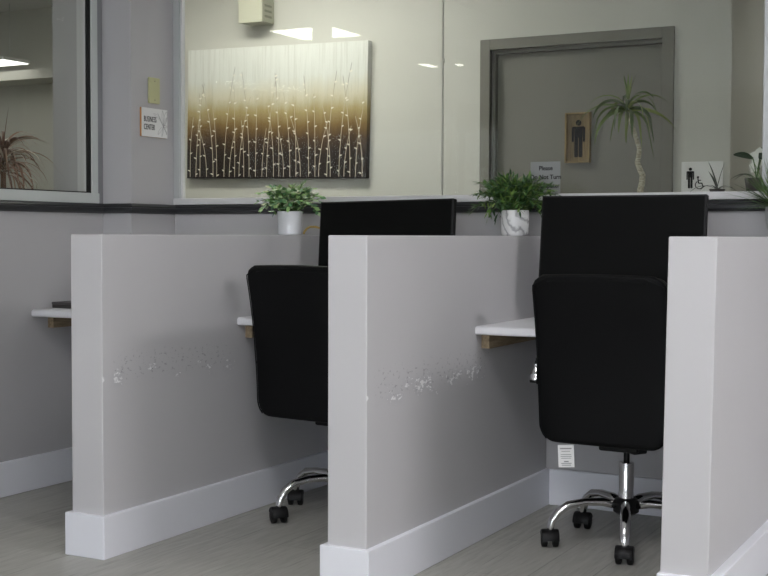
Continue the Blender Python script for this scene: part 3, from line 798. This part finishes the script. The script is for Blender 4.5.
# red-brown dracaena in the lobby by the left window
r = thing('dracaena_plant', (-4.10, 4.16, 0), 'red-brown spiky dracaena in the lobby beside the left window', 'plant')
MB().lathe([(.0001,0),(.10,0),(.105,.01),(.12,.90),(.115,.905),(.108,.88),(.0001,.88)], 32).build('tall_planter', SIGNWHITE, r, smooth=True, angle=40)
soil(.107, .89).build('soil', SOIL, r)
MB().tube([(0,0,.86),(.005,0,1.1),(-.004,.01,1.28),(.0,.01,1.44)], [.016,.014,.012,.010], 8).build('trunk', mat('brown_trunk', (.16,.10,.06), .8), r, smooth=True)
lv = MB(); rng = random.Random(8)
for k in range(110):
    a = k*2.39996; q = k/110
    strap(lv, (math.cos(a)*.01, .01+math.sin(a)*.01, 1.33+.12*q), a, -.1+1.1*q+rng.uniform(-.2,.3), rng.uniform(.17,.29)*(1-.2*q), rng.uniform(.0035,.0068), rng.uniform(1.4,2.4), rng.uniform(-.6,.6))
strap(lv, (0,.01,1.42), math.radians(30), .15, .31, .0035, 1.25); strap(lv, (0,.01,1.46), math.radians(50), .5, .17, .003, .3)
strap(lv, (0.0,.01,1.45), math.radians(70), 1.45, .18, .004, .05)
for q in lv.b.verts:
    wx, wy, wz = q.co.x-4.10, q.co.y+4.16, q.co.z
    if wx > -3.815: q.co.x = -3.815+4.10
    if wx > -3.968 and (wy > 4.315 or wz < 1.262): q.co.x = -3.970+4.10
lv.build('foliage', LEAF_RED, r, smooth=True, recalc=False)

# small plants on the corridor side of the sill
r = thing('spiky_plant', (-1.150, 4.905, ZS), 'small spiky plant on the window sill before the wheelchair sign', 'plant')
MB().lathe(cup(.026,.030,.016,.004), 24).build('plant_dish', DARKPOT, r, smooth=True, angle=40)
lv = MB()
for a, el, L_, w, dr in ((PI,1.32,.118,.0120,.15),(.2,1.38,.108,.0095,.15),(PI*.9,1.2,.085,.009,.3),(0,.5,.08,.005,1.3),(PI,.55,.12,.007,1.5),(2.6,.7,.10,.005,1.6),(-.4,.6,.09,.005,1.5)):
    strap(lv, (0,0,.012), a, el, L_, w, dr)
lv.build('foliage', LEAF_DEEP, r, smooth=True, recalc=False)
r = thing('flowering_plant', (-1.005, 4.915, ZS), 'white-bloomed plant with broad dark leaves at the right window edge', 'plant')
MB().lathe(cup(.036,.044,.055), 28).build('flowerpot', DARKPOT, r, smooth=True, angle=40)
soil(.039, .047).build('soil', SOIL, r)
lv = MB(); st = MB()
for tip, w in (((-.085,-.01,.145),.030),((.10,.02,.16),.04),((.05,.05,.19),.04)):
    tip = Vector(tip); b0 = Vector((0,0,.05)); mid = Vector((tip.x*.15, tip.y*.3, .128))
    st.tube([b0, b0.lerp(mid,.5)+Vector((0,0,.01)), mid], .0022, 6)
    d = tip-mid; pts, ws = [], []
    for i in range(9):
        t = i/8; pts.append(mid+d*t+Vector((0,0,.004*math.sin(PI*t)))); ws.append(w*.5*math.sin(PI*min(1,t*.92+.05))**.8+.0005)
    lv.ribbon(pts, ws, d.cross(Vector((0,-.75,.66))), .3)
for a in (PI*1.02, PI*.85, .3):
    pts = [Vector((math.cos(a)*q, math.sin(a)*q*.5, .05+.02*math.sin(q*30)-.25*q*q*1.2)) for q in (0,.02,.04,.06,.08,.10)]
    lv.ribbon(pts, [.003,.009,.012,.011,.007,.0006], (0,1,.2), .3)
lv.build('foliage', LEAF_DEEP, r, smooth=True, recalc=False); st.build('stems', STEMG, r, smooth=True)
fw = MB()
for cx, cy, cz, s in ((.004,.025,.135,.034),(-.008,.012,.098,.022)):
    for k in range(5):
        a = 2*PI*k/5+.3
        fw.leaf((cx,cy,cz), (math.cos(a), -.12, math.sin(a)), (0,-1,0), s*1.15, s*1.1, .15, .15)
fw.build('blossom', BLOOM, r, smooth=True, recalc=False)
MB().tube([(0,0,.05),(.008,.01,.09),(.004,.026,.135)], .0016, 6).build('flower_stalk', STEMG, r)

# ------------------------------------------------------------------ ceiling lights
ROOM_L = panel_mat('room_panel_light', (1.0,.985,1.0), 17)
FILL_L = panel_mat('fill_panel_light', (1.0,.98,.90), 10)
SIDE_L = panel_mat('side_panel_light', (1.0,.985,1.0), 35)
LOBBY_L = panel_mat('lobby_panel_light', (1.0,.97,.88), 26)
COR_L = panel_mat('corridor_panel_light', (1.0,.985,.90), 30)
GLINT_L = panel_mat('glint_panel_glow', (1.0,.98,.92), 2.2)
def light(x, y, w, d, m, label, group='recessed ceiling lights', z=CZ, rz=0):
    r = thing('ceiling_light', (x, y, z), label, 'ceiling light', group, rz)
    f = MB(); t = .02
    f.box(-w/2-t, w/2+t, -d/2-t, -d/2, -.012, 0); f.box(-w/2-t, w/2+t, d/2, d/2+t, -.012, 0); f.box(-w/2-t, -w/2, -d/2, d/2, -.012, 0); f.box(w/2, w/2+t, -d/2, d/2, -.012, 0)
    f.build('light_frame', SIGNWHITE, r)
    MB().box(-w/2, w/2, -d/2, d/2, -.008, -.001).build('diffuser', m, r)
    return r
light(-1.10, 1.60, .6, 1.2, ROOM_L, 'ceiling panel light over the front of the cubicles')
light(2.05, 2.75, .6, 1.2, SIDE_L, 'ceiling panel light right of the front cubicle light')
light(.15, -2.2, .6, 1.2, ROOM_L, 'ceiling panel light at the back of the open floor')
light(1.7, -2.2, .6, 1.2, ROOM_L, 'ceiling panel light by the right wall at the back')
light(-5.30, .66, .56, .56, LOBBY_L, 'square lobby ceiling light mirrored in the glass above the picture')
light(-5.34, -1.50, .12, .30, LOBBY_L, 'narrow lobby ceiling light, left of a pair')
light(-5.06, -1.52, .09, .30, LOBBY_L, 'narrow lobby ceiling light, right of a pair')
light(-5.9, 4.9, .6, .6, FILL_L, 'added lobby fill light ahead of the left window')  # added out of view to lift the lobby and the window jamb
light(-.5, 6.7, .6, .3, LOBBY_L, 'small fill light added in the dim hallway')  # added out of view to brighten the hallway wall
light(-3.70, 5.22, 1.0, .3, COR_L, 'corridor ceiling light over the picture wall')

r = thing('glint_panel', (-6.80, 6.77, 2.287), 'flat panel added in the lobby as a bright glint in the left window', 'light panel')  # added glowing panel, stands in for a bright glint on the glass
MB().box(-.30, .28, -.13, .13, 0, .02).build('panel_frame', SIGNWHITE, r)
MB().box(-.29, .27, -.12, .12, -.006, 0).build('diffuser', GLINT_L, r)
for x in (-.25, .21): MB().tube([(x,0,.02),(x,0,.413)], .002, 6).build('hanging_wire', ALU, r)

# ------------------------------------------------------------------ world, camera, colour
wd = bpy.data.worlds.new('world'); SC.world = wd; wd.use_nodes = True
wd.node_tree.nodes['Background'].inputs[0].default_value = (.86,.90,1.0,1); wd.node_tree.nodes['Background'].inputs[1].default_value = 6.2

cam = bpy.data.cameras.new('camera'); co = bpy.data.objects.new('camera', cam); C.objects.link(co)
F, YAW, PIT, ROL = 1268.5, .4863, .0417, .0034
cam.sensor_fit = 'HORIZONTAL'; cam.sensor_width = 36; cam.lens = 36*F/768; cam.clip_start = .05
fwd = Vector((-math.sin(YAW)*math.cos(PIT), math.cos(YAW)*math.cos(PIT), -math.sin(PIT)))
rt = Vector((math.cos(YAW), math.sin(YAW), 0)); up = rt.cross(fwd)
cr_, sr_ = math.cos(ROL), math.sin(ROL)
rt2 = rt*cr_ + up*sr_; up2 = up*cr_ - rt*sr_
M = Matrix((rt2, up2, -fwd)).transposed().to_4x4(); M.translation = (0, 0, 1.0681)
co.matrix_world = M
SC.camera = co
vs = SC.view_settings
vs.view_transform = 'Standard'; vs.look = 'None'; vs.gamma = 1; vs.use_curve_mapping = False; vs.exposure = 0.0
